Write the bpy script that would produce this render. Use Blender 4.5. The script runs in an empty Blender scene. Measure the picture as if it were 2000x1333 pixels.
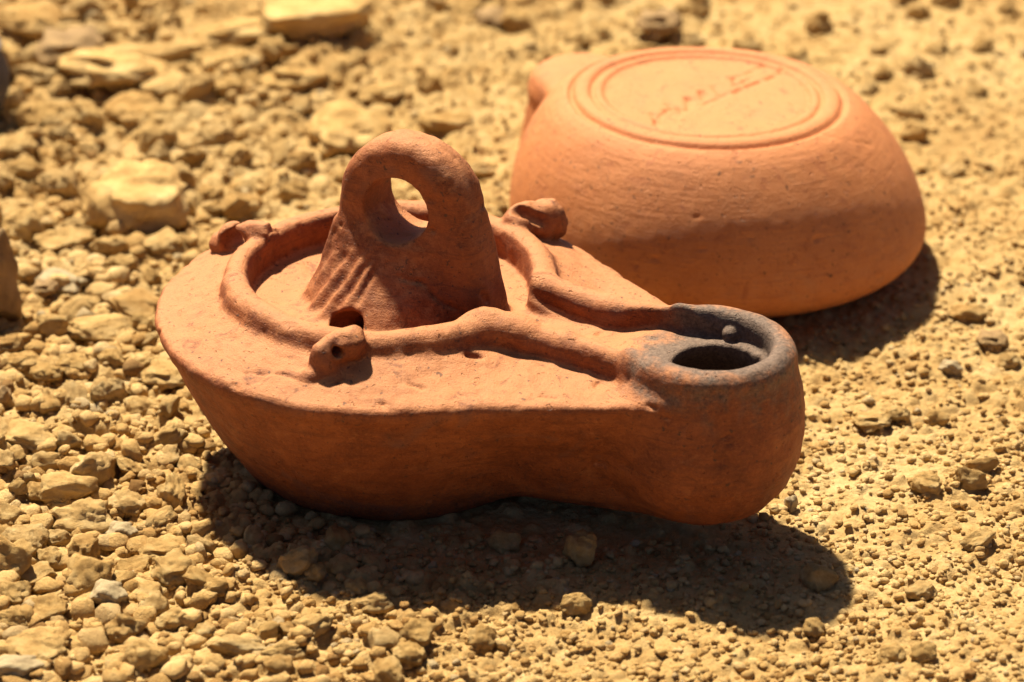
import bpy, bmesh, math, random
import numpy as np
from mathutils import Vector, Matrix, noise as mnoise

random.seed(7); RNG = np.random.default_rng(11)
CM = 0.01                                    # everything below is written in centimetres
sc = bpy.context.scene
col = sc.collection

# ------------------------------------------------------------------ camera
CAM_Y, CAM_Z, PITCH, LENS = -48.3, 26.5, math.radians(26.5), 100.0
cam_d = bpy.data.cameras.new("camera"); cam = bpy.data.objects.new("camera", cam_d); col.objects.link(cam)
cam.location = (0, CAM_Y*CM, CAM_Z*CM); cam.rotation_euler = (math.pi/2-PITCH, 0, 0)
cam_d.lens = LENS; cam_d.sensor_width = 36.0; cam_d.clip_start = 0.01; cam_d.clip_end = 50.0
cam_d.dof.use_dof = True; cam_d.dof.focus_distance = 0.520; cam_d.dof.aperture_fstop = 20.0
sc.camera = cam

# ------------------------------------------------------------------ sun and sky
SUN_D = Vector((0.27, -0.51, -1.0))          # direction the light travels
el = math.atan2(1.0, math.hypot(SUN_D.x, SUN_D.y)); az = math.atan2(-SUN_D.x, -SUN_D.y)
w = bpy.data.worlds.new("World"); sc.world = w; w.use_nodes = True
nt = w.node_tree; nt.nodes.clear()
sky = nt.nodes.new("ShaderNodeTexSky"); sky.sky_type = 'NISHITA'; sky.sun_disc = False
sky.sun_elevation = el; sky.sun_rotation = az; sky.dust_density = 1.0; sky.ozone_density = 1.0; sky.air_density = 0.3
bg = nt.nodes.new("ShaderNodeBackground"); bg.inputs[1].default_value = 0.05
wo = nt.nodes.new("ShaderNodeOutputWorld")
nt.links.new(sky.outputs[0], bg.inputs[0]); nt.links.new(bg.outputs[0], wo.inputs[0])
sun_d = bpy.data.lights.new("sun", 'SUN'); sun_d.energy = 5.0; sun_d.angle = math.radians(2.2); sun_d.color = (1.0, 0.895, 0.69)
sun = bpy.data.objects.new("sun", sun_d); col.objects.link(sun)
sun.rotation_euler = SUN_D.to_track_quat('-Z', 'Y').to_euler(); sun.location = (-0.3, 0.7, 1.0)
sc.view_settings.view_transform = 'Standard'; sc.view_settings.look = 'None'
sc.view_settings.exposure = 1.12; sc.view_settings.gamma = 1.0

def at(u, v, z=0.0):
    """point (cm) at height z seen at pixel (u, v) of the 2000 x 1333 photograph"""
    f = 2000*LENS/36.0
    a, b = (u-1000)/f, (666.5-v)/f
    cp, sp = math.cos(PITCH), math.sin(PITCH)
    d = (a, cp+b*sp, -sp+b*cp)
    t = (z-CAM_Z)/d[2]
    return Vector((t*d[0], CAM_Y+t*d[1], z))
def px_per_cm(p):
    cp, sp = math.cos(PITCH), math.sin(PITCH)
    return 2000*LENS/36.0/((p.y-CAM_Y)*cp-(p.z-CAM_Z)*sp)

# ------------------------------------------------------------------ helpers
def tag(o, label=None, cat=None, group=None, kind=None):
    for k, v in (('label', label), ('category', cat), ('group', group), ('kind', kind)):
        if v: o[k] = v
    return o
def link(name, mesh, mat=None, parent=None):
    o = bpy.data.objects.new(name, mesh); col.objects.link(o)
    if mat and not mesh.materials: mesh.materials.append(mat)
    if parent: o.parent = parent
    return o
def np_mesh(name, verts, faces, smooth=True):
    """verts (n,3) in cm, faces (m,k)"""
    me = bpy.data.meshes.new(name)
    v = np.ascontiguousarray(verts, dtype=np.float32)*CM; f = np.ascontiguousarray(faces, dtype=np.int32)
    m, k = f.shape
    me.vertices.add(len(v)); me.vertices.foreach_set('co', v.ravel())
    me.loops.add(m*k); me.loops.foreach_set('vertex_index', f.ravel())
    me.polygons.add(m); me.polygons.foreach_set('loop_start', np.arange(m, dtype=np.int32)*k)
    me.polygons.foreach_set('use_smooth', np.full(m, smooth))
    me.update(calc_edges=True)
    return me

# ------------------------------------------------------------------ materials
def nodes_of(name):
    m = bpy.data.materials.new(name); m.use_nodes = True
    t = m.node_tree; t.nodes.clear()
    out = t.nodes.new('ShaderNodeOutputMaterial'); b = t.nodes.new('ShaderNodeBsdfPrincipled')
    t.links.new(b.outputs[0], out.inputs[0])
    tc = t.nodes.new('ShaderNodeTexCoord'); mp = t.nodes.new('ShaderNodeMapping')
    mp.inputs['Scale'].default_value = (100, 100, 100)     # textures count in centimetres
    t.links.new(tc.outputs['Object'], mp.inputs[0])
    return m, t, b, mp.outputs[0]
def n_noise(t, vec, scale, detail=4, rough=0.55, dist=0.0):
    n = t.nodes.new('ShaderNodeTexNoise'); n.inputs['Scale'].default_value = scale
    n.inputs['Detail'].default_value = detail; n.inputs['Roughness'].default_value = rough
    n.inputs['Distortion'].default_value = dist
    t.links.new(vec, n.inputs['Vector']); return n.outputs['Fac']
def n_ramp(t, fac, stops):
    r = t.nodes.new('ShaderNodeValToRGB'); e = r.color_ramp.elements
    while len(e) < len(stops): e.new(0.5)
    for x, (p, c) in zip(e, stops): x.position = p; x.color = (*c, 1) if len(c) == 3 else c
    t.links.new(fac, r.inputs[0]); return r.outputs[0]
def n_range(t, v, a, b, c=0.0, d=1.0):
    r = t.nodes.new('ShaderNodeMapRange'); r.clamp = True; r.interpolation_type = 'SMOOTHSTEP'
    for i, x in zip((1, 2, 3, 4), (a, b, c, d)): r.inputs[i].default_value = x
    t.links.new(v, r.inputs[0]); return r.outputs[0]
def n_mix(t, fac, a, b, mode='MIX'):
    m = t.nodes.new('ShaderNodeMix'); m.data_type = 'RGBA'; m.blend_type = mode
    for s, v in ((m.inputs[0], fac), (m.inputs[6], a), (m.inputs[7], b)):
        if isinstance(v, (int, float)): s.default_value = v
        elif isinstance(v, tuple): s.default_value = (*v, 1)
        else: t.links.new(v, s)
    return m.outputs[2]
def n_math(t, op, a, b=None):
    m = t.nodes.new('ShaderNodeMath'); m.operation = op
    for s, v in ((m.inputs[0], a), (m.inputs[1], b)):
        if v is None: continue
        if isinstance(v, (int, float)): s.default_value = v
        else: t.links.new(v, s)
    return m.outputs[0]
def n_bump(t, b, hts, dist=0.02):
    prev = None
    for h, strength, d in hts:
        bp = t.nodes.new('ShaderNodeBump'); bp.inputs['Strength'].default_value = strength
        bp.inputs['Distance'].default_value = d*CM
        t.links.new(h, bp.inputs['Height'])
        if prev: t.links.new(prev, bp.inputs['Normal'])
        prev = bp.outputs[0]
    t.links.new(prev, b.inputs['Normal'])

def clay(name, dark, mid, light, soot_at=None, stain=(0.35, 0.16, 0.09), gray=0.35, lit_dust=None, lit_dust_max=0.75, lit_dust_lo=0.25, rub=(0.4, 0.15, 0.07)):
    m, t, b, P = nodes_of(name)
    big = n_noise(t, P, 0.55, 5, 0.6, 0.4); med = n_noise(t, P, 2.6, 6, 0.65); fine = n_noise(t, P, 14, 5, 0.7)
    c = n_ramp(t, n_math(t, 'ADD', n_math(t, 'MULTIPLY', big, 0.6), n_math(t, 'MULTIPLY', med, 0.4)), [(0.34, dark), (0.5, mid), (0.66, light)])
    c = n_mix(t, n_range(t, fine, 0.45, 0.72, 0.0, 0.5), c, light)
    c = n_mix(t, n_range(t, fine, 0.42, 0.28, 0.0, 0.55), c, dark)
    # horizontal smoothing streaks left by the potter's hand
    mp2 = t.nodes.new('ShaderNodeMapping'); mp2.inputs['Scale'].default_value = (0.5, 0.5, 7.0); t.links.new(P, mp2.inputs[0])
    strk = n_noise(t, mp2.outputs[0], 1.6, 5, 0.6, 0.3)
    c = n_mix(t, n_range(t, strk, 0.52, 0.72, 0.0, 0.45), c, stain)
    # grey-mauve fire clouds
    cl = n_noise(t, P, 0.9, 3, 0.5, 0.8)
    c = n_mix(t, n_range(t, cl, 0.56, 0.74, 0.0, gray), c, (0.16, 0.072, 0.05))
    if lit_dust:
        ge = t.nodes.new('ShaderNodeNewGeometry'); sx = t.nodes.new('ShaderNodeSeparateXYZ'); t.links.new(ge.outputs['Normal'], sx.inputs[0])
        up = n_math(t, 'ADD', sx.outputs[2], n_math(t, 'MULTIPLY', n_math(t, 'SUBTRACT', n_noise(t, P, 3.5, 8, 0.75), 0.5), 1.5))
        c = n_mix(t, n_range(t, up, lit_dust_lo, 1.0, 0.0, lit_dust_max), c, lit_dust)  # dusting that also paints upward faces paler, as lit tops against shaded sides
        # worn, paler pinkish rubs and dark scorched blotches
        c = n_mix(t, n_range(t, n_noise(t, P, 1.3, 7, 0.75, 0.5), 0.55, 0.68, 0.0, 0.55), c, rub)
        c = n_mix(t, n_range(t, n_noise(t, P, 2.1, 7, 0.75, 0.9), 0.54, 0.70, 0.0, 0.7), c, stain)
    # dark grit specks
    sp = n_noise(t, P, 9.0, 2, 0.5); sp2 = n_noise(t, P, 23.0, 2, 0.5)
    spm = n_math(t, 'MAXIMUM', n_range(t, sp, 0.67, 0.73), n_range(t, sp2, 0.69, 0.75))
    c = n_mix(t, n_math(t, 'MULTIPLY', spm, 0.7), c, (0.05, 0.028, 0.02))
    if soot_at:
        vs = t.nodes.new('ShaderNodeVectorMath'); vs.operation = 'DISTANCE'; t.links.new(P, vs.inputs[0]); vs.inputs[1].default_value = soot_at
        warp = n_math(t, 'ADD', vs.outputs['Value'], n_math(t, 'MULTIPLY', n_math(t, 'SUBTRACT', n_noise(t, P, 1.6, 5, 0.65), 0.5), 1.9))
        s = n_range(t, n_math(t, 'ADD', warp, n_math(t, 'MULTIPLY', n_math(t, 'SUBTRACT', n_noise(t, P, 7, 5, 0.7), 0.5), 0.7)), 1.2, 1.95, 1.0, 0.0)
        v2 = t.nodes.new('ShaderNodeVectorMath'); v2.operation = 'DISTANCE'; t.links.new(P, v2.inputs[0]); v2.inputs[1].default_value = (soot_at[0], 0, 2.2)
        s = n_math(t, 'MAXIMUM', s, n_range(t, v2.outputs['Value'], 1.4, 1.58, 1.0, 0.0))
        c = n_mix(t, n_math(t, 'MULTIPLY', s, 0.9), c, n_ramp(t, fine, [(0.35, (0.055, 0.042, 0.034)), (0.7, (0.19, 0.14, 0.105))]))
    t.links.new(c, b.inputs['Base Color'])
    b.inputs['Roughness'].default_value = 0.68; b.inputs['Specular IOR Level'].default_value = 0.35
    grain = n_noise(t, P, 30, 3, 0.7)
    pits = n_range(t, n_noise(t, P, 7.5, 2, 0.5), 0.66, 0.74, 1.0, 0.0)
    n_bump(t, b, [(med, 0.5, 0.07), (strk, 0.4, 0.05), (pits, 0.8, 0.04), (n_noise(t, P, 15, 4, 0.7), 0.5, 0.028), (grain, 0.5, 0.016)])
    return m

def soil(name, per_object=True, island=False):
    m, t, b, P = nodes_of(name)
    big = n_noise(t, P, 0.22, 4, 0.55); med = n_noise(t, P, 1.7, 5, 0.65); fine = n_noise(t, P, 11, 5, 0.7)
    c = n_ramp(t, n_math(t, 'ADD', n_math(t, 'MULTIPLY', big, 0.45), n_math(t, 'MULTIPLY', med, 0.55)),
               [(0.32, (0.34, 0.192, 0.068)), (0.47, (0.49, 0.312, 0.122)), (0.66, (0.61, 0.435, 0.205))])
    c = n_mix(t, n_range(t, fine, 0.52, 0.78, 0.0, 0.4), c, (0.66, 0.49, 0.25))
    c = n_mix(t, n_range(t, fine, 0.42, 0.26, 0.0, 0.55), c, (0.26, 0.135, 0.045))
    if per_object:
        oi = t.nodes.new('ShaderNodeObjectInfo')
        c = n_mix(t, 1.0, c, n_ramp(t, oi.outputs['Random'], [(0.0, (1.0, 0.92, 0.84)), (0.2, (1.18, 1.14, 1.05)), (0.6, (1.27, 1.27, 1.25)), (0.85, (1.28, 1.3, 1.34)), (1.0, (1.15, 1.2, 1.32))]), 'MULTIPLY')
    if island:
        gi = t.nodes.new('ShaderNodeNewGeometry')
        c = n_mix(t, 1.0, c, n_ramp(t, gi.outputs['Random Per Island'], [(0.0, (0.5, 0.42, 0.38)), (0.06, (0.8, 0.72, 0.62)), (0.3, (1.08, 1.05, 1.0)), (0.8, (1.18, 1.18, 1.2)), (0.95, (1.1, 1.15, 1.3)), (1.0, (0.85, 0.98, 1.35))]), 'MULTIPLY')
    t.links.new(c, b.inputs['Base Color'])
    b.inputs['Roughness'].default_value = 0.95; b.inputs['Specular IOR Level'].default_value = 0.1
    n_bump(t, b, [(n_noise(t, P, 6, 6, 0.75), 0.9, 0.07), (n_noise(t, P, 17, 4, 0.7), 0.9, 0.045), (n_noise(t, P, 45, 2, 0.6), 0.8, 0.014)])
    return m

M_LAMP = clay('weathered_terracotta', (0.12, 0.028, 0.008), (0.22, 0.056, 0.014), (0.34, 0.100, 0.028), soot_at=(6.65, 0.0, 4.05), stain=(0.095, 0.026, 0.011), gray=0.5, lit_dust=(0.54, 0.225, 0.088), rub=(0.36, 0.125, 0.04))
M_LAMP2 = clay('orange_terracotta', (0.40, 0.122, 0.034), (0.52, 0.172, 0.046), (0.58, 0.215, 0.066), stain=(0.33, 0.09, 0.035), gray=0.3, lit_dust_lo=-0.25, lit_dust_max=0.65, lit_dust=(0.57, 0.228, 0.088), rub=(0.5, 0.2, 0.075))
M_SOIL = soil('dry_ochre_soil', False)
M_GRAVEL = soil('loose_grit', False, True)
M_STONE = soil('dusty_ochre_stone', True)
def plain(name, c1, c2, scale=2.0):
    m, t, b, P = nodes_of(name)
    n = n_noise(t, P, scale, 6, 0.65)
    t.links.new(n_ramp(t, n, [(0.35, c1), (0.65, c2)]), b.inputs['Base Color'])
    b.inputs['Roughness'].default_value = 0.85
    n_bump(t, b, [(n, 0.5, 0.08), (n_noise(t, P, 20, 4, 0.7), 0.5, 0.03)])
    return m
M_GREY = plain('grey_dusty_stone', (0.27, 0.19, 0.095), (0.44, 0.335, 0.185))
M_BROWN = plain('brown_rough_stone', (0.21, 0.122, 0.046), (0.37, 0.228, 0.088))
M_DARKPOT = plain('dark_grey_pottery', (0.05, 0.042, 0.042), (0.13, 0.11, 0.105))

# ------------------------------------------------------------------ implicit-surface modelling of the two lamps
def smin(a, b, k):
    h = np.clip(0.5+0.5*(b-a)/k, 0, 1); return b+(a-b)*h-k*h*(1-h)
def smax(a, b, k): return -smin(-a, -b, k)
def sstep(x): x = np.clip(x, 0, 1); return x*x*(3-2*x)
class Grid:
    def __init__(s, lo, hi, h):
        s.h = h; s.ax = [np.arange(l, u+h*0.5, h, dtype=np.float32) for l, u in zip(lo, hi)]
        s.X = s.ax[0][:, None, None]; s.Y = s.ax[1][None, :, None]; s.Z = s.ax[2][None, None, :]
        s.lo = np.array([a[0] for a in s.ax]); s.shape = tuple(len(a) for a in s.ax)
    def noise(s, cell, seed):
        r = np.random.default_rng(seed); mats = []; n = []
        for a in s.ax:
            m = int((a[-1]-a[0])/cell)+3; n.append(m)
            t = (a-a[0])/cell; i = np.floor(t).astype(int); f = sstep(t-i)
            W = np.zeros((len(a), m), np.float32); W[np.arange(len(a)), i] = 1-f; W[np.arange(len(a)), i+1] += f; mats.append(W)
        g = r.uniform(-1, 1, n).astype(np.float32)
        g = np.tensordot(mats[0], g, (1, 0)); g = np.einsum('yb,xbc->xyc', mats[1], g, optimize=True); return g @ mats[2].T
    def cap(s, a, b, r, r2=None):
        """tapered capsule"""
        a = np.array(a, np.float32); b = np.array(b, np.float32); d = b-a; L = float(d@d)+1e-9
        t = np.clip(((s.X-a[0])*d[0]+(s.Y-a[1])*d[1]+(s.Z-a[2])*d[2])/L, 0, 1)
        q = np.sqrt((s.X-a[0]-t*d[0])**2+(s.Y-a[1]-t*d[1])**2+(s.Z-a[2]-t*d[2])**2)
        return q-(r if r2 is None else r+(r2-r)*t)
def seg2(U, V, pts):
    out = None
    for (a, b), (c, d) in zip(pts[:-1], pts[1:]):
        du, dv = c-a, d-b; L = du*du+dv*dv+1e-9
        t = np.clip(((U-a)*du+(V-b)*dv)/L, 0, 1); q = np.sqrt((U-a-t*du)**2+(V-b-t*dv)**2)
        out = q if out is None else np.minimum(out, q)
    return out
def wedge(X, Y, L, r1, r2):
    """plan distance to the hull of two circles, (0,0) r1 and (L,0) r2"""
    b = (r1-r2)/L; a = np.sqrt(np.maximum(1-b*b, 1e-4)); py = np.abs(Y); k = -b*py+a*X
    return np.where(k < 0, np.sqrt(X*X+Y*Y)-r1, np.where(k > a*L, np.sqrt((X-L)**2+Y*Y)-r2, py*a+X*b-r1))
def surface_net(G, D):
    """polygonise D<0; returns verts, quads (naive surface nets)"""
    S = D < 0
    cnt = np.zeros(tuple(n-1 for n in S.shape), np.int8)
    for i in (0, 1):
        for j in (0, 1):
            for k in (0, 1):
                cnt += S[i:S.shape[0]-1+i, j:S.shape[1]-1+j, k:S.shape[2]-1+k]
    act = np.argwhere((cnt > 0) & (cnt < 8)); n = len(act)
    idx = np.full(cnt.shape, -1, np.int32); idx[tuple(act.T)] = np.arange(n)
    acc = np.zeros((n, 3)); num = np.zeros((n, 1))
    cor = [(i, j, k) for i in (0, 1) for j in (0, 1) for k in (0, 1)]
    val = {c: D[act[:, 0]+c[0], act[:, 1]+c[1], act[:, 2]+c[2]] for c in cor}
    for c in cor:
        for ax in range(3):
            if c[ax] == 0:
                e = list(c); e[ax] = 1; e = tuple(e); va, vb = val[c], val[e]; m = (va < 0) != (vb < 0)
                t = np.where(m, va/np.where(m, va-vb, 1), 0)
                p = np.tile(np.array(c, float), (n, 1)); p[:, ax] += t
                acc += p*m[:, None]; num += m[:, None]
    V = (act+acc/num)*G.h+G.lo
    Q = []
    for ax in range(3):
        sl0 = [slice(None)]*3; sl1 = [slice(None)]*3; sl0[ax] = slice(0, -1); sl1[ax] = slice(1, None)
        A, B = S[tuple(sl0)], S[tuple(sl1)]
        e = np.argwhere(A != B); o1, o2 = [a for a in range(3) if a != ax]
        ok = (e[:, o1] > 0) & (e[:, o2] > 0) & (e[:, o1] < cnt.shape[o1]) & (e[:, o2] < cnt.shape[o2]); e = e[ok]
        inside = A[tuple(e.T)]
        def cell(d1, d2):
            c = e.copy(); c[:, o1] -= d1; c[:, o2] -= d2; return idx[tuple(c.T)]
        q = np.stack([cell(1, 1), cell(0, 1), cell(0, 0), cell(1, 0)], 1)
        flip = inside if ax != 1 else ~inside
        q[~flip] = q[~flip][:, ::-1]; Q.append(q)
    return V, np.concatenate(Q), act
def vert_normals(V, Q):
    n = np.cross(V[Q[:, 2]]-V[Q[:, 0]], V[Q[:, 3]]-V[Q[:, 1]]); N = np.zeros_like(V)
    for k in range(4): 
        for a in range(3): N[:, a] += np.bincount(Q[:, k], n[:, a], len(V))
    return N/np.maximum(np.linalg.norm(N, axis=1, keepdims=True), 1e-9)
def relax(V, Q, it=1, lam=0.5):
    for _ in range(it):
        S = np.zeros_like(V); c = np.zeros(len(V))
        for a, b in ((0, 1), (1, 2), (2, 3), (3, 0)):
            for p, q in ((a, b), (b, a)):
                c += np.bincount(Q[:, p], minlength=len(V))
                for k in range(3): S[:, k] += np.bincount(Q[:, p], V[Q[:, q], k], len(V))
        V = V+lam*(S/np.maximum(c, 1)[:, None]-V)
    return V
def emit_parts(V, Q, cls, names, mat, parent):
    """one mesh per part; shared shading normals keep the fired clay seamless"""
    N = vert_normals(V, Q); fc = cls[Q[:, 0]]
    for c, nm in enumerate(names):
        f = Q[fc == c]
        if not len(f): continue
        u, inv = np.unique(f, return_inverse=True)
        me = np_mesh(nm.split('.')[0], V[u], inv.reshape(f.shape))
        me.normals_split_custom_set_from_vertices(N[u].tolist())
        link(nm.split('.')[0], me, mat, parent)

ROT = math.radians(-28.0)
def hits(G, D, origin, rot, pix):
    """where on the clay the marks seen in the photograph sit (lamp coordinates)"""
    out = []; R = Matrix.Rotation(-rot, 3, 'Z'); c = R @ (Vector((0, CAM_Y, CAM_Z))-Vector(origin)); ts = np.arange(36, 80, 0.02)
    for u, v in pix:
        d = (R @ (at(u, v)-Vector((0, CAM_Y, CAM_Z)))).normalized()
        p = np.array(c)[None]+ts[:, None]*np.array(d)[None]; i = np.round((p-G.lo)/G.h).astype(int)
        ok = np.all((i >= 0) & (i < np.array(G.shape)), axis=1); i = i[ok]; p = p[ok]
        k = np.argmax(D[tuple(i.T)] < 0) if len(i) else 0
        out.append(p[k] if len(i) and D[tuple(i[k])] < 0 else np.array((0, 0, 99.0)))
    return out
def local_carve(G, D, a, b, r, k=0.03):
    lo = np.minimum(a, b)-r-0.15; hi = np.maximum(a, b)+r+0.15
    sl = tuple(slice(*np.clip(((l-G.lo[n])/G.h, (h-G.lo[n])/G.h), 0, G.shape[n]).astype(int)) for n, (l, h) in enumerate(zip(lo, hi)))
    g = object.__new__(Grid); g.X = G.X[sl[0]]; g.Y = G.Y[:, sl[1]]; g.Z = G.Z[:, :, sl[2]]
    if 0 in D[sl].shape: return
    D[sl] = smax(D[sl], -g.cap(a, b, r), k)
LAMP_AT = (-2.3, 0.0, 0.0)
def front_lamp():
    G = Grid((-4.75, -4.75, -0.2), (8.75, 4.75, 7.15), 0.042)
    X, Y, Z = G.X, G.Y, G.Z
    n1 = G.noise(1.9, 1); n2 = G.noise(0.55, 2); n3 = G.noise(0.17, 3)
    r = np.sqrt(X*X+Y*Y); zz = G.ax[2]
    prof = lambda zs, rs: np.interp(zz, zs, rs).astype(np.float32)[None, None, :]
    Rb = prof([-.2, 0, .2, .5, 1, 1.6, 2.3, 2.75, 2.95, 3.12, 3.4, 4], [2.55, 2.72, 2.9, 3.08, 3.42, 3.76, 4.07, 4.19, 4.26, 4.29, 4.22, 4.0])
    A = (r-Rb)*0.86
    LN = 6.58
    r2 = prof([.2, .4, .8, 1.4, 2, 2.6, 3.3], [.15, .42, .64, .78, .94, 1.24, 1.42])
    shr = prof([.4, 1, 1.8, 2.5, 3.0], [1.15, 1.05, .78, .36, .04])
    C = smax(wedge(X, Y, 6.3, Rb-shr, r2)*0.9, 0.3-Z, 0.5)
    D = smax(smin(A, C, 0.5), -Z-0.06, 0.2)
    edge = wedge(X, Y, 6.3, np.float32(4.25), np.float32(1.45))
    ztop = 3.28+(0.54-0.36*sstep((X-1.9)/1.6))*np.clip(-edge/1.45, 0, 1)+0.03*n1[:, :, :1]
    D = smax(D, Z-ztop, 0.14)
    rN = np.sqrt((X-LN)**2+Y*Y)
    rn = prof([.5, .57, .7, .92, 1.3, 1.75, 2.2, 2.7, 3.2, 3.7, 4.1], [0, .48, .88, 1.22, 1.5, 1.68, 1.75, 1.74, 1.66, 1.52, 1.38])
    sl = 1/np.sqrt(1+np.gradient(rn.ravel(), G.h)**2)[None, None, :].astype(np.float32)
    N = smax((rN-rn)*sl, Z-3.86, 0.2)
    D = smin(D, N, 0.42)
    # raised ring round the disc, running on as two ridges to the nozzle
    ring = None
    a0 = 20
    pts = [(2.84*math.cos(math.radians(t)), 2.84*math.sin(math.radians(t))) for t in range(a0, 360-a0+1, 8)]
    dr = np.sqrt((r-2.85)**2+((Z-3.76)*1.12)**2)-0.305
    dr = np.where(np.abs(np.arctan2(Y, X)) < math.radians(a0), np.float32(1.0), dr)
    ring = smin(dr, np.minimum.reduce([G.cap((2.68, s*0.97, 3.76), (4.2, s*0.86, 3.64), 0.29, 0.25) for s in (1, -1)]), 0.2)
    ridge = np.minimum.reduce([G.cap((4.2, s*0.86, 3.64), (5.5, s*0.98, 3.64), 0.25, 0.25) for s in (1, -1)])
    ridge = smin(ridge, G.cap((2.45, -1.2, 3.82), (3.3, -0.93, 3.78), 0.27), 0.3)
    ring = smin(ring, ridge, 0.2)+0.012*n2
    D = smin(D, ring, 0.17)
    # nozzle rim
    ang = np.abs(np.arctan2(Y, -(X-LN)))
    rim = np.sqrt((rN-1.29)**2+(Z-3.76)**2)-0.24
    rim = np.where(ang < math.radians(44), np.float32(1.0), rim)
    for s in (1, -1): rim = np.minimum(rim, G.cap((LN-0.98, s*0.92, 3.78), (LN-0.84, s*1.0, 3.76), 0.26))
    D = smin(D, rim, 0.13)
    # sunken disc, channel and nozzle bowl
    chan = np.maximum(np.abs(Y)-0.52-0.42*sstep((X-4.1)/1.3), np.maximum(1.8-X, X-6.2))
    cut = smin(smin(r-2.62, chan, 0.3), rN-1.09, 0.22)
    floor = 3.38+0.03*np.clip(r/2.6, 0, 1)**2+0.10*sstep((X-3.2)/2.4)
    D = smax(D, -smax(cut, floor-Z, 0.12), 0.12)
    # wick hole and the hollow below it
    hol = smax(np.sqrt((X-LN-0.16)**2+(Y-0.02)**2)-0.81, np.abs(Z-2.9)-0.9, 0.2)
    hol = smin(hol, np.sqrt((X-LN+0.1)**2+Y*Y+(Z-2.1)**2)-1.3, 0.3)
    D = smax(D, -hol, 0.1)
    D = smin(D, np.sqrt((X-LN+0.05)**2+(Y-1.04)**2+(Z-3.62)**2)-0.13, 0.05)      # crumb of clay on the rim wall
    # upright pierced handle
    hw = prof([3.0, 3.6, 4.2, 4.8, 5.42, 7.2], [1.86, 1.76, 1.66, 1.54, 1.35, 1.3])
    trap = np.maximum((np.abs(X-0.56)-hw)*0.98, Z-5.42)
    arch = smin(trap, np.sqrt((X-0.52)**2+(Z-5.40)**2)-1.36, 0.15)
    th = prof([3.0, 3.6, 4.6, 6, 7], [.74, .64, .57, .53, .46])
    H = smax(arch, np.abs(Y)-th, 0.4)
    # fluted apron in front of the handle
    tt = np.clip((4.95-Z)/1.7, 0, 1.2)
    ax_, bx_ = 1.30+0.52*tt**2, 0.45+1.12*tt**1.4
    ap = (np.sqrt(((X-0.34+0.18*tt)/ax_)**2+((Y+0.25)/bx_)**2)-1)*np.minimum(ax_, bx_)*0.7
    th_ = np.arctan2(Y+0.1, X-0.7)
    flute = (0.024+0.02*n2)*np.sin(th_*33+2*n1)*sstep((-Y-0.35)/0.3)*sstep((0.5-X)/0.4)*sstep((X+1.3)/0.4)*sstep((4.7-Z)/0.4)
    ap = smax(ap+flute, Z-5.0, 0.3)
    ap = np.where(Y > 0.3, np.float32(2), ap)
    H = smin(H, ap, 0.22)
    lim = np.maximum(3.1-Z, r-2.75)
    H = np.maximum(H, lim)
    D = smin(D, H, 0.12)
    eye = np.sqrt(((X-0.47)*0.9)**2+(Z-5.43)**2)-0.575-0.05*np.abs(Y)
    D = smax(D, -eye, 0.045)
    # filling hole at the foot of the apron
    fill = smin(G.cap((0.08, -1.58, 3.46), (0.15, -0.7, 2.95), 0.30), G.cap((-0.08, -1.48, 3.34), (0.24, -1.25, 3.28), 0.30), 0.1)
    D = smax(D, -fill, 0.07)
    # three pierced lugs
    lugs = []
    for A_, B_, w0, hc, hd, hr in (
            ((-2.9, 0.12, 3.98), (-3.60, 0.2, 3.82), .31, (-3.42, 0.18, 3.82), (0.1, 1, 0), .17),
            ((1.0, -3.02, 3.97), (0.68, -3.46, 3.74), .29, (0.86, -3.36, 3.92), (0.85, -0.53, 0), .09),
            ((1.16, 2.95, 3.96), (1.40, 3.62, 3.90), .33, (1.12, 3.14, 4.06), (0.75, 0.62, -0.35), .16)):
        d = np.array(B_)-np.array(A_); d /= np.linalg.norm(d)
        L = G.cap(A_, B_, w0, w0*0.95)
        L = smin(L, G.cap(np.array(B_)-d*0.15-(0, 0, .22), np.array(B_)+d*0.22-(0, 0, .24), w0*0.82), 0.15)
        L = L+0.06*n2+0.03*n3+0.03*n1
        lugs.append(L)
        D = smin(D, L, 0.09)
        h = np.array(hd)/np.linalg.norm(hd); hc = np.array(hc)
        if len(lugs) < 3: D = smax(D, -G.cap(hc-h*(0.8, 0.2)[len(lugs)-1], hc+h*(0.2, 0.8)[len(lugs)-1], hr), 0.05)
        for sg in ((-1,), (1,), ())[len(lugs)-1]:
            e = hc+sg*h*(w0+0.02); D = smax(D, -(np.sqrt((X-e[0])**2+(Y-e[1])**2+(Z-e[2])**2)-hr*1.35), 0.06)
    # hand-made unevenness, pits and cracks
    D = D+0.035*n1+0.02*n2+0.011*n3+0.02*np.abs(n2)*np.clip(n3, 0, 1)
    pit = G.noise(0.3, 9); D = D+0.05*sstep((pit-0.62)/0.25)*sstep((n2-0.1)/0.4)
    for p in ([(-2.7, 0.05), (-2.72, 0.25), (-2.95, 0.42)], [(-0.7, -3.95), (-0.35, -3.9), (0.0, -3.8), (0.35, -3.85)], [(4.2, -2.75), (4.5, -2.7)], [(2.2, -3.1), (2.5, -3.05)]):
        cd = seg2(X, Y, p); D = D+0.05*sstep(1-(cd+0.02*n3[:, :, :1])/0.055)*(Z > 3.2)
    D = np.ascontiguousarray(D)
    p, = hits(G, D, LAMP_AT, ROT, ((1012, 412),))
    if p[2] < 90: local_carve(G, D, p-np.array((0.05, 0.02, -0.05)), p+np.array((0.55, 0.42, -0.34)), 0.15, 0.04)
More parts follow.
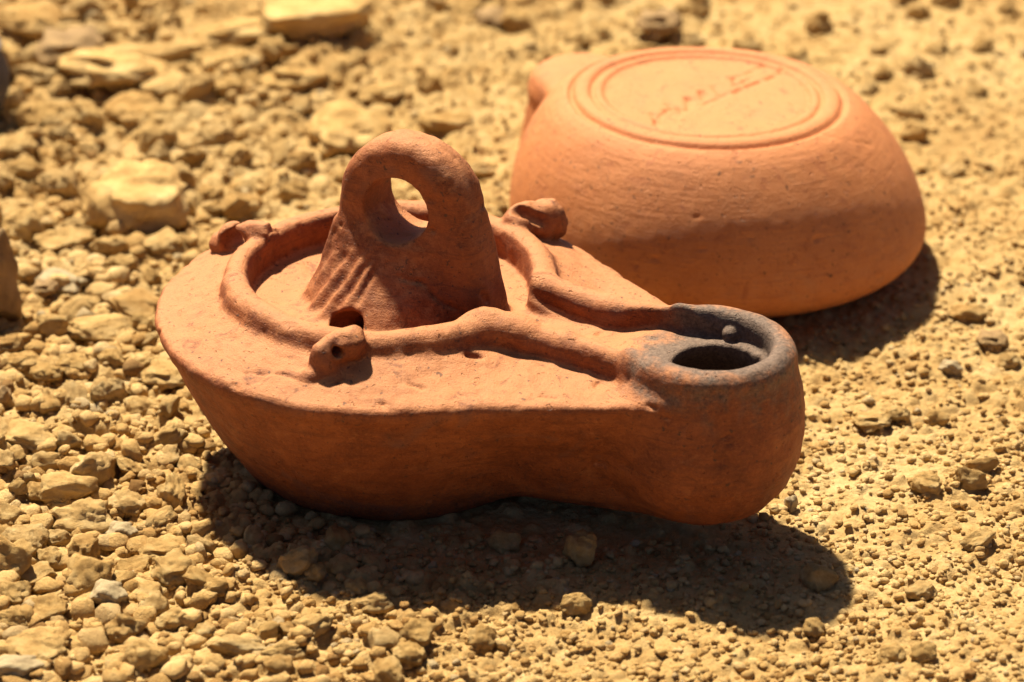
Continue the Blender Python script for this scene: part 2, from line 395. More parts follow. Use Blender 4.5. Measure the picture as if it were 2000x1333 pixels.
    for (u, v, a, b_, r_) in ((1175, 907, 7, 3, .045), (1222, 912, 9, 2, .05), (1160, 903, 3, 2, .035), (1299, 816, 8, 2, .05), (1271, 795, 7, 3, .045), (1192, 870, 9, 4, .035), (1110, 878, 3, 3, .03),
                              (1085, 868, 3, 1, .03), (1195, 955, 6, 2, .035), (1415, 855, 14, -6, .03), (1070, 777, 14, 2, .04), (1166, 752, 2, -4, .04), (925, 697, 12, 2, .06), (600, 520, 4, 4, .03),
                              (385, 642, 3, 2, .03), (745, 790, 4, 1, .04), (460, 755, 5, 3, .04), (948, 582, 5, 6, .07), (560, 700, 8, 3, .025), (545, 915, 4, 2, .03), (870, 840, 5, 1, .03), (1410, 770, 3, 2, .03)):
        p, q_ = hits(G, D, LAMP_AT, ROT, ((u-a, v-b_), (u+a, v+b_)))
        if max(p[2], q_[2]) < 90: local_carve(G, D, p, q_, r_)
    for line in (((778, 541), (800, 549), (820, 551), (838, 562), (848, 578), (862, 590), (880, 597), (905, 612)), ((500, 428), (520, 432), (538, 440), (545, 452)), ((640, 752), (662, 748), (690, 738))):
        h_ = hits(G, D, LAMP_AT, ROT, line)
        for p, q_ in zip(h_[:-1], h_[1:]):
            if max(p[2], q_[2]) < 90: local_carve(G, D, p, q_, 0.038)
    V, Q, act = surface_net(G, D)
    # part of every vertex
    def samp(a): return np.broadcast_to(a, G.shape)[tuple(act.T)]
    cls = np.zeros(len(V), int)
    x, y, z = V.T; rv = np.hypot(x, y)
    cls[(rv < 2.7) & (z < 3.6) & (z > 2.9)] = 5
    cls[samp(ring) < 0.05] = 4
    cls[(np.hypot(x-LN, y) < 1.9) & (x > 5.3) & (z > 0.3)] = 2
    cls[(samp(H) < 0.06) & (z > 3.2)] = 1
    for L in lugs: pass
    for i, L in enumerate(lugs): cls[(samp(L) < 0.07) & (rv > 3.05)] = 6+i
    cls[(x > 5.3) & (z < 3.2) & (np.hypot(x-LN, y) < 1.2)] = 2
    V = relax(V, Q, 1, 0.4)
    root = bpy.data.objects.new('oil_lamp', None); col.objects.link(root); root.empty_display_size = 0.02
    root.location = [c*CM for c in LAMP_AT]; root.rotation_euler = (0, 0, ROT)
    tag(root, 'brown terracotta oil lamp standing upright with a pierced handle and a soot-blackened nozzle', 'oil lamp', 'clay oil lamps on the soil')
    emit_parts(V, Q, cls, ['body', 'handle', 'nozzle', 'x', 'rim_ring', 'sunken_disc', 'lug', 'lug', 'lug'], M_LAMP, root)
    return root
front_lamp()

REAR_C = at(1402, 500); REAR_Z = -0.05; REAR_TOP = 3.90
def rear_lamp():
    G = Grid((-6.6, -5.2, -0.3), (5.2, 7.4, 4.3), 0.045)
    X, Y, Z = G.X, G.Y, G.Z; XS = X+0.40*np.clip(Z-0.6, 0, 9)/3.1; r = np.sqrt(XS*XS+Y*Y); zz = G.ax[2]
    n1 = G.noise(2.2, 21); n2 = G.noise(0.6, 22); n3 = G.noise(0.18, 23)
    prof = lambda zs, rs: np.interp(zz, zs, rs).astype(np.float32)[None, None, :]
    def smooth(a, k=9):
        p = np.pad(a.ravel(), k, mode='edge'); return np.convolve(p, np.ones(2*k+1)/(2*k+1), 'valid').astype(np.float32)[None, None, :]
    R = smooth(smooth(prof([-.3, 0, .15, .3, .48, .62, .8, 1.15, 1.6, 2.15, 2.78, 3.25, 3.62, 3.92, 4.2], [2.8, 2.95, 3.2, 3.75, 4.3, 4.52, 4.62, 4.63, 4.56, 4.41, 4.10, 3.78, 3.45, 3.12, 2.8])), 7)
    A = smax((r-R)*0.82, Z-REAR_TOP-0.02, 0.42)
    A = smax(A, -Z, 0.25)
    # short thick nozzle pointing away to the left, upside down like the rest
    ca, sa = math.cos(math.radians(127)), math.sin(math.radians(127)); LN = 5.0
    U, W = X*ca+Y*sa, -X*sa+Y*ca
    rN = np.sqrt((U-LN)**2+W*W)
    rn = smooth(prof([-.3, .3, .7, 1.2, 1.8, 2.1, 2.35, 2.6, 2.85, 3.05, 3.2], [1.4, 1.45, 1.45, 1.4, 1.3, 1.2, 1.27, 1.2, 0.98, .6, 0]), 3)
    N = smax(smax(rN-rn, Z-2.95, 0.35), 0.25-Z, 0.2)
    C = smax(wedge(U, W, LN, np.float32(3.1), np.float32(1.1)), np.abs(Z-1.75)-1.15, 0.35)
    D = smin(A, smin(N, C, 0.3), 0.35)
    # hollow underside
    D = smax(D, -smax(r-2.45, Z-0.7, 0.2), 0.1)
    # turned rings on the base
    top = sstep((Z-3.52)/0.25)
    g = lambda rad, wd: sstep(1-np.abs(r-rad+0.02*n1)/wd)
    D = D+top*(0.10*g(2.94, 0.11)+0.075*g(2.48, 0.10)+0.04*g(2.22, 0.07))
    D = D+0.075*sstep((2.28-r)/0.12)*top-0.02*sstep((2.9-r)/0.2)*top*sstep((r-2.5)/0.1)
    # worn inscription, stroke by stroke
    def L(u, v):
        p = at(u, v, REAR_TOP-0.1+REAR_Z); return (p.x-REAR_C.x, p.y-REAR_C.y)
    strokes = [[(1266, 229), (1277, 241)], [(1277, 241), (1288, 229)], [(1277, 241), (1276, 251)],
               [(1293, 222), (1316, 233)], [(1296, 221), (1318, 215)], [(1298, 210), (1322, 217)], [(1304, 226), (1326, 223)],
               [(1337, 196), (1358, 201)], [(1338, 197), (1340, 212)], [(1363, 183), (1381, 192)], [(1388, 174), (1398, 183)], [(1364, 184), (1369, 197)],
               [(1427, 157), (1439, 153)], [(1426, 158), (1433, 168)], [(1433, 168), (1447, 164)], [(1452, 149), (1464, 143)], [(1448, 161), (1458, 158)], [(1474, 137), (1481, 135)]]
    dots = [[(1331, 219), (1339, 216)], [(1368, 206), (1379, 201)], [(1389, 198), (1395, 195)], [(1404, 189), (1412, 186)], [(1430, 184), (1442, 177)],
            [(1454, 172), (1476, 163)], [(1493, 158), (1505, 152)], [(1517, 146), (1527, 141)]]
    for lst, wd, dp in ((strokes, 0.10, 0.05), (dots, 0.10, 0.07)):
        for st in lst:
            q = [L(*p) for p in st]
            x0, x1 = min(a[0] for a in q)-.2, max(a[0] for a in q)+.2; y0, y1 = min(a[1] for a in q)-.2, max(a[1] for a in q)+.2
            ix = slice(*np.searchsorted(G.ax[0], (x0, x1))); iy = slice(*np.searchsorted(G.ax[1], (y0, y1)))
            d = seg2(X[ix], Y[:, iy], q)
            D[ix, iy] += dp*sstep(1.15-d/wd)*top
    D = D+0.03*n1+0.005*n2+0.003*n3
    pit = G.noise(0.28, 29); D = D+0.04*sstep((pit-0.72)/0.2)*sstep((n2-0.25)/0.4)
    # hairline crack on the right shoulder, small pits on the side
    D = np.ascontiguousarray(D); O = (REAR_C.x, REAR_C.y, REAR_Z)
    for line in (((1578, 257), (1608, 263), (1636, 266), (1662, 272), (1696, 279)),):
        h_ = hits(G, D, O, 0, line)
        for p, q_ in zip(h_[:-1], h_[1:]):
            if max(p[2], q_[2]) < 90: local_carve(G, D, p, q_, 0.026 if line[0][1] < 300 else 0.014, 0.02)
    for (u, v, a, b_, r_) in ((1277, 508, 4, 1, .04), (1462, 464, 3, 1, .03), (1592, 465, 4, -2, .035), (1365, 488, 5, 1, .03), (1357, 425, 5, -2, .02), (1723, 460, 2, 2, .03), (1240, 520, 3, 2, .03), (1105, 300, 2, 2, .025)):
        p, q_ = hits(G, D, O, 0, ((u-a, v-b_), (u+a, v+b_)))
        if max(p[2], q_[2]) < 90: local_carve(G, D, p, q_, r_)
    V, Q, act = surface_net(G, D)
    x, y, z = V.T; cls = np.zeros(len(V), int)
    cls[(np.broadcast_to(np.minimum(N, C), G.shape)[tuple(act.T)] < 0.08) & (np.hypot(x, y) > 4.0)] = 1
    cls[(np.hypot(x+0.4, y) < 2.98) & (z > 3.57)] = 2
    V = relax(V, Q, 1, 0.4)
    root = bpy.data.objects.new('oil_lamp', None); col.objects.link(root); root.empty_display_size = 0.02
    root.location = (REAR_C.x*CM, REAR_C.y*CM, REAR_Z*CM); root.rotation_euler = (0, math.radians(1.0), 0)
    tag(root, 'orange terracotta oil lamp lying upside down, turned rings and worn letters on its base', 'oil lamp', 'clay oil lamps on the soil')
    emit_parts(V, Q, cls, ['body', 'nozzle', 'base_disc'], M_LAMP2, root)
rear_lamp()

# ------------------------------------------------------------------ the soil, one sheet with its crumbs
def lines():
    xs = np.concatenate([[-200, -120, -70, -45, -32, -25, -21, -18.5, -17, -16], np.arange(-15, 15.01, 0.046), [16, 17, 18.5, 21, 25, 32, 45, 70, 120, 200]])
    ys = [-9.5]
    while ys[-1] < 29: ys.append(ys[-1]+0.042+0.0028*max(0, ys[-1]-2))
    ys = np.concatenate([[-200, -120, -70, -45, -30, -22, -17, -14, -12, -10.6], ys, [30, 32, 36, 44, 60, 90, 140, 220]])
    return xs.astype(np.float64), ys.astype(np.float64)
GX, GY = lines()
def vnoise(cell, seed):
    r = np.random.default_rng(seed); out = []
    W = []
    for a in (GX, GY):
        a = np.clip(a, -18, 32); t = (a+18)/cell; i = np.floor(t).astype(int); f = sstep(t-i); m = int(50/cell)+3
        M = np.zeros((len(a), m), np.float32); M[np.arange(len(a)), i] = 1-f; M[np.arange(len(a)), i+1] += f; W.append(M)
    g = r.uniform(-1, 1, (W[0].shape[1], W[1].shape[1])).astype(np.float32)
    return W[0] @ g @ W[1].T
HG = 0.18*vnoise(7, 1)+0.12*vnoise(2.6, 2)+0.07*vnoise(1.0, 3)
XX, YY = np.meshgrid(GX, GY, indexing='ij')
# level, finer soil under the lamps
c28, s28 = math.cos(-ROT), math.sin(-ROT)
LX = (XX-LAMP_AT[0])*c28-(YY-LAMP_AT[1])*s28; LY = (XX-LAMP_AT[0])*s28+(YY-LAMP_AT[1])*c28
dl = wedge(LX, LY, 6.72, 3.4, 1.6); dr_ = np.hypot(XX-REAR_C.x, YY-REAR_C.y)-4.6
calm = np.minimum(sstep((dl+0.3)/1.6), sstep((dr_+0.2)/1.2))
HG = HG*(0.25+0.75*calm)-0.03
rough = np.clip(0.50-0.075*XX+0.02*(YY-2)+0.25*vnoise(3.1, 12), 0.28, 1.35)*(0.5+0.5*calm)     # coarser to the left and back
HB = HG.copy()
wob3 = vnoise(0.11, 35); wob = vnoise(0.22, 5); wob2 = vnoise(0.5, 6)
N_DOME = 44000
dx_ = RNG.uniform(-16, 16, N_DOME); dy_ = RNG.uniform(-9.3, 28.5, N_DOME)
dr = 0.072+0.28*RNG.random(N_DOME)**3.6; dr = dr[np.argsort(-dr)]
for k in range(N_DOME):
    px, py = dx_[k], dy_[k]
    if abs(px) > 9.6+0.18*(py+9): continue
    i = np.searchsorted(GX, px); j = np.searchsorted(GY, py)
    q = rough[min(i, len(GX)-1), min(j, len(GY)-1)]
    rad = max(0.075, dr[k]*(0.5+0.65*q))
    if py > 8: rad = max(rad, 0.1)
    if q < 0.5 and random.random() < 0.3: continue
    ax_, bx_ = rad*random.uniform(0.8, 1.35), rad*random.uniform(0.75, 1.1); th = random.uniform(0, 3.14)
    i0, i1 = np.searchsorted(GX, (px-1.6*rad, px+1.6*rad)); j0, j1 = np.searchsorted(GY, (py-1.6*rad, py+1.6*rad))
    if i1 <= i0 or j1 <= j0: continue
    U = GX[i0:i1, None]-px; W = GY[None, j0:j1]-py; c, s = math.cos(th), math.sin(th)
    d = np.sqrt(((U*c+W*s)/ax_)**2+((-U*s+W*c)/bx_)**2)+0.22*wob[i0:i1, j0:j1]+0.12*wob2[i0:i1, j0:j1]+0.26*wob3[i0:i1, j0:j1]; d = np.maximum(d, 0.0)
    base = HB[i, j]; hgt = rad*random.uniform(0.45, 1.05)*(0.75+0.25*min(1, q*1.3))
    cand = HB[i0:i1, j0:j1]+hgt*np.power(np.clip(1-d**2.2, 0, 1), 0.62)*(1+0.25*(U*math.cos(k)+W*math.sin(k))/rad)-0.03*random.random()
    HG[i0:i1, j0:j1] = np.where(d < 1, np.maximum(HG[i0:i1, j0:j1], cand), HG[i0:i1, j0:j1])
def box(a, n):
    c = np.cumsum(np.pad(a, ((n+1, n), (0, 0)), mode='edge'), 0); a = (c[2*n+1:]-c[:-2*n-1])/(2*n+1)
    c = np.cumsum(np.pad(a, ((0, 0), (n+1, n)), mode='edge'), 1); return (c[:, 2*n+1:]-c[:, :-2*n-1])/(2*n+1)
BL = box(box(HG, 4), 4); lowest = BL-0.025-0.09*np.clip(rough-0.35, 0, 1)
HG = lowest+0.02*np.logaddexp(0, (HG-lowest)/0.02)
HG = HG+0.03*vnoise(0.34, 17)+0.02*vnoise(0.17, 7)+0.018*vnoise(0.1, 8)+0.012*vnoise(0.065, 9)
def ground(x, y):
    i = int(np.clip(np.searchsorted(GX, x), 1, len(GX)-1)); j = int(np.clip(np.searchsorted(GY, y), 1, len(GY)-1)); return float(HG[i, j])
def ground_low(x, y, r):
    i0, i1 = np.searchsorted(GX, (x-r, x+r)); j0, j1 = np.searchsorted(GY, (y-r, y+r))
    a = HG[i0:max(i1, i0+1), j0:max(j1, j0+1)]; return float(np.percentile(a, 30))
ni, nj = HG.shape; ids = np.arange(ni*nj).reshape(ni, nj)
q = np.stack([ids[:-1, :-1], ids[1:, :-1], ids[1:, 1:], ids[:-1, 1:]], -1).reshape(-1, 4)
g = link('soil', np_mesh('soil', np.stack([XX, YY, HG], -1).reshape(-1, 3), q), M_SOIL)
tag(g, kind='structure')

# ------------------------------------------------------------------ stones
def ico(sub):
    bm = bmesh.new(); bmesh.ops.create_icosphere(bm, subdivisions=sub, radius=1.0)
    v = np.array([x.co[:] for x in bm.verts]); f = np.array([[a.index for a in p.verts] for p in bm.faces]); bm.free(); return v, f
ICO = {s: ico(s) for s in (1, 2, 3, 4)}
def rock(seed, sub, angular=0.7, lump=0.16):
    v, f = ICO[sub]; v = v.copy(); r = np.random.default_rng(seed)
    for _ in range(int(6+8*angular)):
        n = r.normal(size=3); n /= np.linalg.norm(n); d = r.uniform(0.55, 0.88)
        v -= n*np.maximum(0, v@n-d)[:, None]*(0.75+0.25*angular)
    off = Vector(r.uniform(-50, 50, 3)); out = np.empty_like(v)
    for i, p in enumerate(v):
        q = Vector(p); a = lump*mnoise.noise(q*1.6+off)
        if sub > 1: a += lump*0.6*mnoise.noise(q*3.6+off)
        if sub > 2: a += lump*0.5*abs(mnoise.noise(q*7+off))+lump*0.34*mnoise.noise(q*15+off)
        out[i] = p*(1+a)
    lo, hi = out.min(0), out.max(0); return (out-(lo+hi)/2)/((hi-lo)/2), f
PROTO = []
for k in range(14):
    v, f = rock(100+k, 4, [0.75, 0.45, 0.2][k % 3], [0.22, 0.3, 0.26][k % 3]); me = np_mesh('stone', v/CM*CM, f); me.materials.append(M_STONE); PROTO.append(me)
SMALL = []
for k in range(10):
    v, f = rock(300+k, 3, [0.6, 0.2][k % 2], 0.34); me = np_mesh('clod', v, f); me.materials.append(M_STONE); SMALL.append(me)
def with_mat(me, m):
    c = me.copy(); c.materials.clear(); c.materials.append(m); return c
TONE = {'grey': [with_mat(PROTO[k], M_GREY) for k in (0, 3, 4)], 'brown': [with_mat(PROTO[k], M_BROWN) for k in (1, 6, 9)]}

placed = []
def put(me, p, a, b, c, rz, tilt, label, group, name='stone', sink=0.35):
    """a, b, c half sizes in cm"""
    o = bpy.data.objects.new(name, me); col.objects.link(o)
    gz = ground_low(p.x, p.y, min(a, b)*0.7)
    o.location = (p.x*CM, p.y*CM, (gz+c*(1-sink))*CM)
    o.scale = (a, b, c); o.rotation_euler = (tilt[0], tilt[1], rz)
    tag(o, label, 'stone', group); placed.append((p.x, p.y, max(a, b))); return o
G_ST = 'stones scattered over the soil'
# u, v: middle of the stone in the photograph; w, h: its size there; kind; rotation; label
STONES = [
 (140, 112, 105, 110, 6, 'brown upright boulder standing behind the pale slabs at the upper left', 'brown', 0.3),
 (222, 145, 160, 110, 1, 'broad flat pale slab with a dark hollow under its left end', '', -0.1),
 (300, 105, 190, 62, 3, 'long low pale slab stretching behind the broad flat slab at the upper left', '', 0.1),
 (445, 75, 150, 80, 5, 'rounded yellow boulder left of the biggest boulder on the top edge', '', 0.2),
 (610, 50, 185, 130, 7, 'biggest yellow boulder, cut by the top edge above the handle', '', -0.2),
 (330, 172, 92, 72, 9, 'blocky yellow stone just right of the broad flat slab', '', 0.4),
 (255, 222, 95, 72, 4, 'yellow stone tucked under the front of the broad flat slab', '', 0.9),
 (312, 232, 84, 56, 2, 'round yellow cobble in front of the blocky yellow stone', '', 0.0),
 (438, 118, 92, 42, 7, 'small flat pale stone in front of the rounded yellow boulder', '', 0.1),
 (85, 155, 52, 48, 10, 'round tan pebble in front of the brown upright boulder', '', 0.3),
 (265, 405, 160, 165, 4, 'big pale block with a shaded right face, behind the left lug of the front lamp', '', 0.5),
 (682, 272, 135, 125, 13, 'big rounded stone right behind the handle of the front lamp', '', -0.25),
 (742, 192, 72, 54, 5, 'small pale oval stone behind the big rounded stone at the handle', '', 0.1),
 (118, 372, 58, 72, 8, 'upright yellow cobble to the left of the big pale block', '', 0.1),
 (48, 458, 76, 88, 11, 'upright yellow stone near the left edge, above the shaded hollow', '', 0.1),
 (128, 488, 112, 60, 7, 'flat yellow stone right of the upright stone near the left edge', '', 0.1),
 (318, 478, 84, 74, 9, 'yellow blocky stone close to the left side of the front lamp', '', 0.3),
 (268, 612, 110, 88, 0, 'pale angular stone nearest to the left edge of the front lamp', '', -0.5),
 (203, 652, 150, 76, 6, 'slanting pale slab on the border of the shaded hollow', '', 0.35),
 (112, 566, 105, 56, 3, 'thin flat stone lying in the shaded hollow beside the brown rock', 'grey', -0.4),
 (92, 590, 48, 46, 12, 'small stone lying in the shade right beside the brown rock', 'brown', 0.3),
 (40, 735, 78, 60, 5, 'rounded pale stone below the shaded hollow near the left edge', '', 0.2),
 (92, 752, 60, 58, 8, 'stubby pale stone touching the right of the rounded one near the left edge', '', 0.8),
 (146, 738, 66, 60, 11, 'oval yellow stone below the slanting pale slab', '', 0.4),
 (330, 752, 96, 70, 1, 'rough tan lump under the left overhang of the front lamp', '', 0.1),
 (56, 866, 104, 90, 0, 'big rough block with a flat top by the left edge, level with the lamp base', '', 0.25),
 (2, 800, 44, 66, 6, 'dark rough stone cut by the left edge above the big rough block', 'brown', 0.1),
 (135, 960, 110, 88, 3, 'broad smooth slab sloping to the right, below the big rough block', '', -0.6),
 (73, 972, 44, 48, 12, 'small upright pale stone left of the broad smooth slab', '', 0.4),
 (36, 978, 34, 44, 9, 'narrow pale stone beside the small upright one by the left edge', '', 0.4),
 (50, 1062, 80, 62, 8, 'angular pale stone lower left with a rough shaded front', '', -0.3),
 (98, 1090, 58, 66, 11, 'steep pale pebble right of the angular stone at the lower left', '', 0.3),
 (212, 1165, 72, 78, 6, 'grey-topped angular stone standing up at the lower left', 'grey', 0.2),
 (72, 1268, 124, 92, 4, 'large greyish yellow cobble near the lower left corner', '', 0.15),
 (28, 1168, 66, 66, 13, 'tan cobble cut by the left edge, above the lower left corner', '', 0.5),
 (28, 1218, 64, 46, 2, 'low brownish stone between the tan cobble and the large greyish cobble', '', 0.1),
 (96, 1196, 72, 62, 7, 'round tan stone behind the large greyish cobble at the lower left', '', 0.1),
 (392, 1076, 62, 38, 3, 'leaning sliver of pale stone left of the front lamp shadow', '', -0.7),
 (320, 1076, 90, 60, 1, 'crusty tan clod just left of the leaning sliver', '', 0.2),
 (238, 1045, 56, 48, 9, 'pale grey-flecked stone left of the crusty tan clod', 'grey', 0.4),
 (30, 1318, 110, 56, 3, 'dark grey flat stone filling the lower left corner', 'grey', 0.2),
 (465, 1272, 118, 46, 0, 'long pale slab pressed into the soil near the bottom edge', '', -0.15),
 (616, 1130, 40, 42, 5, 'upright oval pebble on the edge of the front lamp shadow', '', 0.2),
 (698, 1158, 44, 40, 8, 'round pebble half in the shadow of the front lamp', '', 0.2),
 (732, 1182, 66, 48, 2, 'smooth tan pebble just below the round one half in shadow', '', 0.3),
 (818, 1248, 60, 66, 7, 'long pale stone below the front lamp shadow', '', 0.8),
 (1122, 1190, 62, 40, 11, 'pale smooth pebble lying below the middle of the front lamp shadow', '', 0.4),
 (1132, 1082, 62, 84, 4, 'largest rounded pebble inside the front lamp shadow', '', 0.1),
 (985, 1062, 60, 46, 13, 'grey rounded pebble in the dark under the neck of the front lamp', '', 0.2),
 (1890, 600, 70, 52, 0, 'blocky yellow stone right of the upside down lamp', '', 0.2),
 (1938, 652, 60, 50, 6, 'brown blunt stone below the blocky yellow one on the right', 'brown', 0.2),
 (1968, 690, 44, 38, 5, 'pale round pebble beside the brown blunt stone on the right', '', 0.2),
 (1856, 712, 42, 34, 12, 'grey-tinged round pebble in the fine soil on the right', 'grey', 0.2),
 (1702, 815, 74, 56, 1, 'crusty clod right of the nozzle of the front lamp', '', 0.3),
 (1752, 806, 44, 40, 8, 'dull angular clod touching the right of the crusty clod', '', 0.5),
 (1805, 950, 58, 48, 4, 'rounded tan clod alone on the fine soil at the right', '', 0.3),
 (1916, 912, 74, 26, 3, 'flat pointed stone on the fine soil near the right edge', '', 0.25),
 (1545, 985, 28, 30, 10, 'small smooth olive grey pebble under the tip of the nozzle', 'grey', 0.2),
 (1910, 1064, 70, 36, 7, 'low oblong clod near the right edge, level with the shadow tip', '', 0.6),
 (1792, 1150, 60, 48, 9, 'pale clod lying past the tip of the front lamp shadow', '', 0.4),
 (1738, 1282, 54, 46, 5, 'whitish pebble in the fine soil at the lower right', '', 0.3),
 (1288, 45, 88, 90, 6, 'dark brown clump standing behind the upside down lamp', 'brown', 0.2),
 (1340, 66, 66, 46, 2, 'pale pebble just right of the dark brown clump', '', 0.2),
 (960, 30, 70, 60, 1, 'dull brown clod on the top edge right of the biggest boulder', 'brown', 0.5),
 (60, 50, 110, 90, 8, 'rounded yellow boulder in the upper left corner', '', 0.1),
 (870, 250, 90, 50, 4, 'soft yellow lump between the handle and the upside down lamp', '', 0.2),
 (935, 345, 52, 40, 2, 'small yellow clod beside the right lug of the front lamp', '', 0.2),
 (30, 305, 70, 52, 11, 'oval yellow stone cut by the left edge under the dark pottery', '', 0.1),
 (100, 225, 70, 50, 13, 'pale pebble on the slope left of the stone tucked under the slab', '', 0.4),
 (580, 170, 110, 66, 10, 'low yellow stone between the biggest boulder and the big rounded stone', '', 0.3),
]
for (u, v, wpx, hpx, k, label, tone, rz) in STONES:
    p0 = at(u, v+hpx*0.25); s = px_per_cm(p0)
    wpx, hpx = (wpx*1.2, hpx*1.15) if v < 430 and u < 900 else (wpx, hpx)
    a = wpx/s/2*1.12; hh = hpx/s
    b = min(a, hh*0.62)*1.05; c = max(0.2, (hh-2*b*0.42)/2/0.9*1.3); c = min(c, a*1.3)
    me = TONE[tone][k % 3] if tone else PROTO[k]
    put(me, p0, a, b, c, rz, (random.uniform(-.15, .15), random.uniform(-.12, .12)), label, G_ST, 'stone', 0.42 if u > 1450 and v > 500 else 0.24)
# the rough brown rock at the left edge, whose shade falls to its right
p = at(-24, 655); s_ = px_per_cm(p)
put(TONE['brown'][1], p, 0.82, 0.72, 1.25, 0.4, (0, 0.1), 'tall rough brown rock cut by the left edge, casting shade to its right', G_ST, 'rock', 0.2)

# the other three hundred less stones: the next largest, one by one
def inside(x, y, m):
    lx = (x-LAMP_AT[0])*c28-(y-LAMP_AT[1])*s28; ly = (x-LAMP_AT[0])*s28+(y-LAMP_AT[1])*c28
    dA = float(wedge(np.float64(lx), np.float64(ly), 6.72, 3.5, 1.0)); dB = math.hypot(x-REAR_C.x, y-REAR_C.y)-4.4
    dC = math.hypot(x-REAR_C.x+3.1, y-REAR_C.y-4.1)-1.5
    return min(dA, dB, dC) < m
SHORT = """brown upright boulder;broad flat slab;long low slab;rounded yellow boulder;boulder on the top edge;blocky stone by the flat slab;stone tucked under the flat slab;round yellow cobble;small flat pale stone at the back;round tan pebble;big pale block;big rounded stone behind the handle;pale oval stone;upright yellow cobble;upright stone near the left edge;flat yellow stone at the left;yellow block by the lamp;pale angular stone by the lamp;slanting pale slab;thin flat stone in the hollow;small stone in the shade;rounded pale stone near the left edge;stubby pale stone;oval yellow stone;rough lump under the lamp;big rough flat-topped block;dark rough stone on the left edge;broad smooth sloping slab;small upright pale stone;narrow pale stone;angular stone at the lower left;steep pale pebble;grey-topped standing stone;large greyish cobble;tan cobble on the left edge;low brownish stone;round tan stone at the lower left;leaning sliver;crusty tan clod;grey-flecked stone;dark flat corner stone;long pale slab near the bottom;upright oval pebble by the shadow;round pebble half in shadow;smooth tan pebble;long pale stone below the shadow;pale smooth pebble below the shadow;largest pebble inside the shadow;grey pebble under the neck;blocky stone at the right;brown blunt stone;pale round pebble at the right;grey-tinged round pebble;crusty clod by the nozzle;dull angular clod;rounded tan clod at the right;flat pointed stone;olive grey pebble;low oblong clod;pale clod past the shadow tip;whitish pebble;dark brown clump;pale pebble by the dark clump;dull brown clod on the top edge;boulder in the upper left corner;soft yellow lump;small clod by the right lug;oval stone on the left edge;pale pebble on the slope;low yellow stone behind the handle;tall rough brown rock""".split(';')
LAND = [(u, v, n) for (u, v, *_), n in zip(STONES+[(5, 580)], SHORT)]
LAND += [(1380, 690, 'blackened nozzle mouth'), (1545, 880, 'nozzle tip'), (655, 700, 'front lug'), (435, 430, 'back left lug'), (775, 260, 'top of the handle'), (1600, 1180, 'tip of the lamp shadow'),
         (1040, 160, 'spout of the upside down lamp'), (1805, 440, 'right rim of the upside down lamp'), (1600, 95, 'far rim of the upside down lamp'), (1330, 1015, 'underside of the nozzle'), (480, 930, 'left end of the lamp base'),
         (1000, 1170, 'middle of the shadow edge'), (0, 150, 'dark pottery cup'), (1990, 10, 'upper right corner'), (1990, 1325, 'lower right corner'), (1000, 1325, 'middle of the bottom edge'), (1995, 300, 'upper right edge'), (1995, 800, 'middle of the right edge'), (1700, 1325, 'right part of the bottom edge')]
USED = set()
def describe(u, v, a, flat):
    size = 'small' if a < 0.29 else 'middling' if a < 0.42 else 'large'
    shape = 'flat' if flat < 0.6 else 'rounded' if flat > 0.74 else 'lumpy'
    for lu, lv, n in sorted(LAND, key=lambda q: math.hypot(q[0]-u, (q[1]-v)*1.4)):
        dx, dy = u-lu, v-lv
        where = ('just ' if math.hypot(dx, dy) < 90 else '')+(('right of' if dx > 0 else 'left of') if abs(dx) > 2*abs(dy) else ('below' if dy > 0 else 'above') if abs(dy) > 2*abs(dx) else ('below and ' if dy > 0 else 'above and ')+('right of' if dx > 0 else 'left of'))
        lb = f"{size} {shape} ochre {'clod' if u > 900 else 'stone'} {where} the {n}"
        if len(lb.split()) < 17 and (size, where, n) not in USED: USED.add((size, where, n)); return lb
G_REST = 'loose stones and clods round the lamps'
want = 300-len(placed); tries = 0; done = 0
while done < want and tries < 20000:
    tries += 1
    u, v = random.uniform(-20, 2020), random.uniform(-10, 1345)
    left = max(0.0, min(1.0, (900-u)/700)); back = max(0.0, (500-v)/500)
    if random.random() > 0.06+0.94*max(left, 0.45*back): continue
    p = at(u, v); s = px_per_cm(p)
    a = random.uniform(0.22, 0.36)+0.34*left*random.random()**2+0.2*back*random.random()
    if inside(p.x, p.y, a*0.9): continue
    if any((p.x-x)**2+(p.y-y)**2 < (0.62*(a+r))**2 for x, y, r in placed): continue
    me = random.choice(SMALL if a < 0.34 else PROTO)
    fl = random.uniform(0.5, 0.85); lb = describe(u, v, a, fl)
    put(me, p, a, a*random.uniform(0.6, 0.95), a*fl, random.uniform(0, 6.28), (random.uniform(-.5, .5), random.uniform(-.5, .5)), lb, G_REST, 'stone', random.uniform(0.25, 0.5)+0.25*(1-left)); done += 1

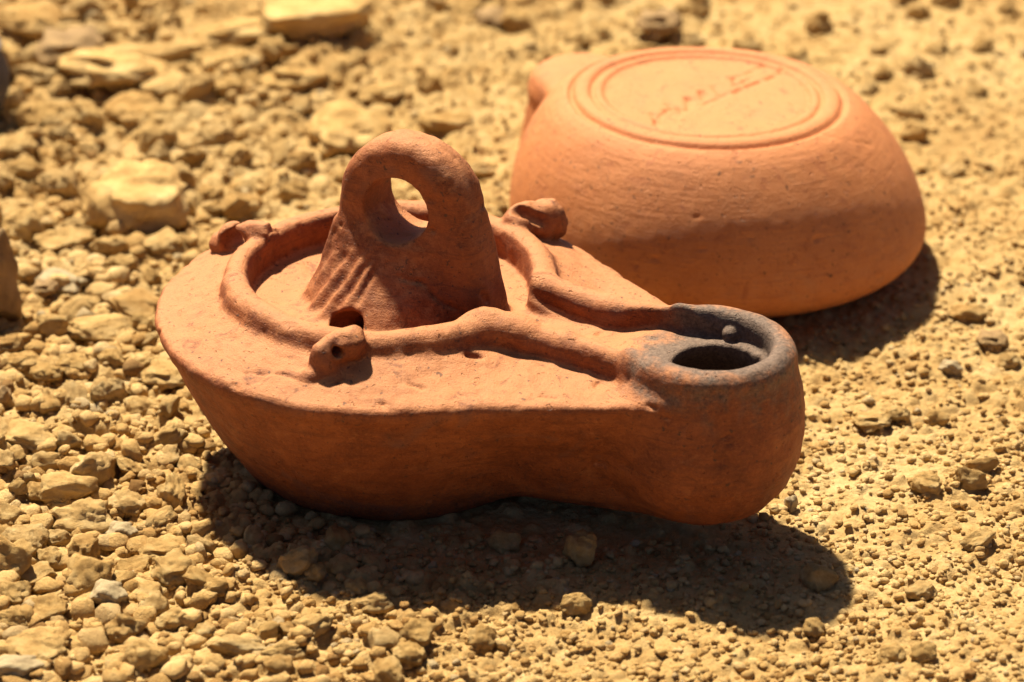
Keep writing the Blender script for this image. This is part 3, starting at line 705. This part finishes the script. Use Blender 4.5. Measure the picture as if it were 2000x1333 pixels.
# gravel and grit, past counting
TP = {s: [rock(500+10*s+k, s, 0.6, 0.3) for k in range(8)] for s in (1, 2)}
VV, FF, nv = [], [], 0
tot = 0
for k in range(23000):
    u, v = random.uniform(-30, 2030), random.uniform(-20, 1360)
    left = max(0.0, min(1.0, (1000-u)/800)); 
    p = at(u, v)
    if v < 420 and random.random() < 0.35: continue
    if inside(p.x, p.y, -0.6 if not inside(p.x, p.y, -1.2) else 9): continue
    a = 0.028+0.05*random.random()+(0.19*random.random()**4)*(0.28+0.92*left)
    vs, fs = random.choice(TP[2 if a > 0.085 else 1])
    e = Matrix.Rotation(random.uniform(0, 6.28), 3, 'Z') @ Matrix.Rotation(random.uniform(0, 6.28), 3, 'X')
    m = np.array(e)*a; m[:, 1] *= random.uniform(0.6, 1.0); m = m*np.array([[1], [1], [random.uniform(0.6, 0.95)]])
    w_ = vs@m.T; z0 = ground(p.x, p.y)
    w_ = w_+np.array([p.x, p.y, z0+a*random.uniform(-0.35, 0.45)])
    VV.append(w_); FF.append(fs+nv); nv += len(w_); tot += len(fs)
gv = link('gravel', np_mesh('gravel', np.concatenate(VV), np.concatenate(FF)), M_GRAVEL)
tag(gv, 'loose ochre grit and small crumbs of earth covering the soil', 'gravel', kind='stuff')

# ------------------------------------------------------------------ dark pottery cut by the left edge
def lathe(name, prof, n=48):
    V = []; F = []
    for r, z in prof:
        for k in range(n):
            a = 2*math.pi*k/n; V.append((r*math.cos(a), r*math.sin(a), z))
    for i in range(len(prof)-1):
        for k in range(n): F.append((i*n+k, i*n+(k+1) % n, (i+1)*n+(k+1) % n, (i+1)*n+k))
    return np_mesh(name, np.array(V), np.array(F))
pc = at(-97, 250)
pot = link('pottery_cup', lathe('pottery_cup', [(0.02, 0), (0.8, 0), (0.95, .05), (1.3, .4), (1.52, .9), (1.55, 1.3), (1.45, 1.7), (1.38, 1.85), (1.42, 1.98), (1.4, 2.06), (1.3, 2.02), (1.26, 1.85), (1.38, 1.3), (1.2, .6), (0.02, .3)]), M_DARKPOT)
pot.location = (pc.x*CM, pc.y*CM, (ground_low(pc.x, pc.y, 0.8)-0.05)*CM)
tag(pot, 'dark grey rounded pottery cup just showing at the left edge', 'pottery')
print('gravel tris', tot, 'placed', len(placed))
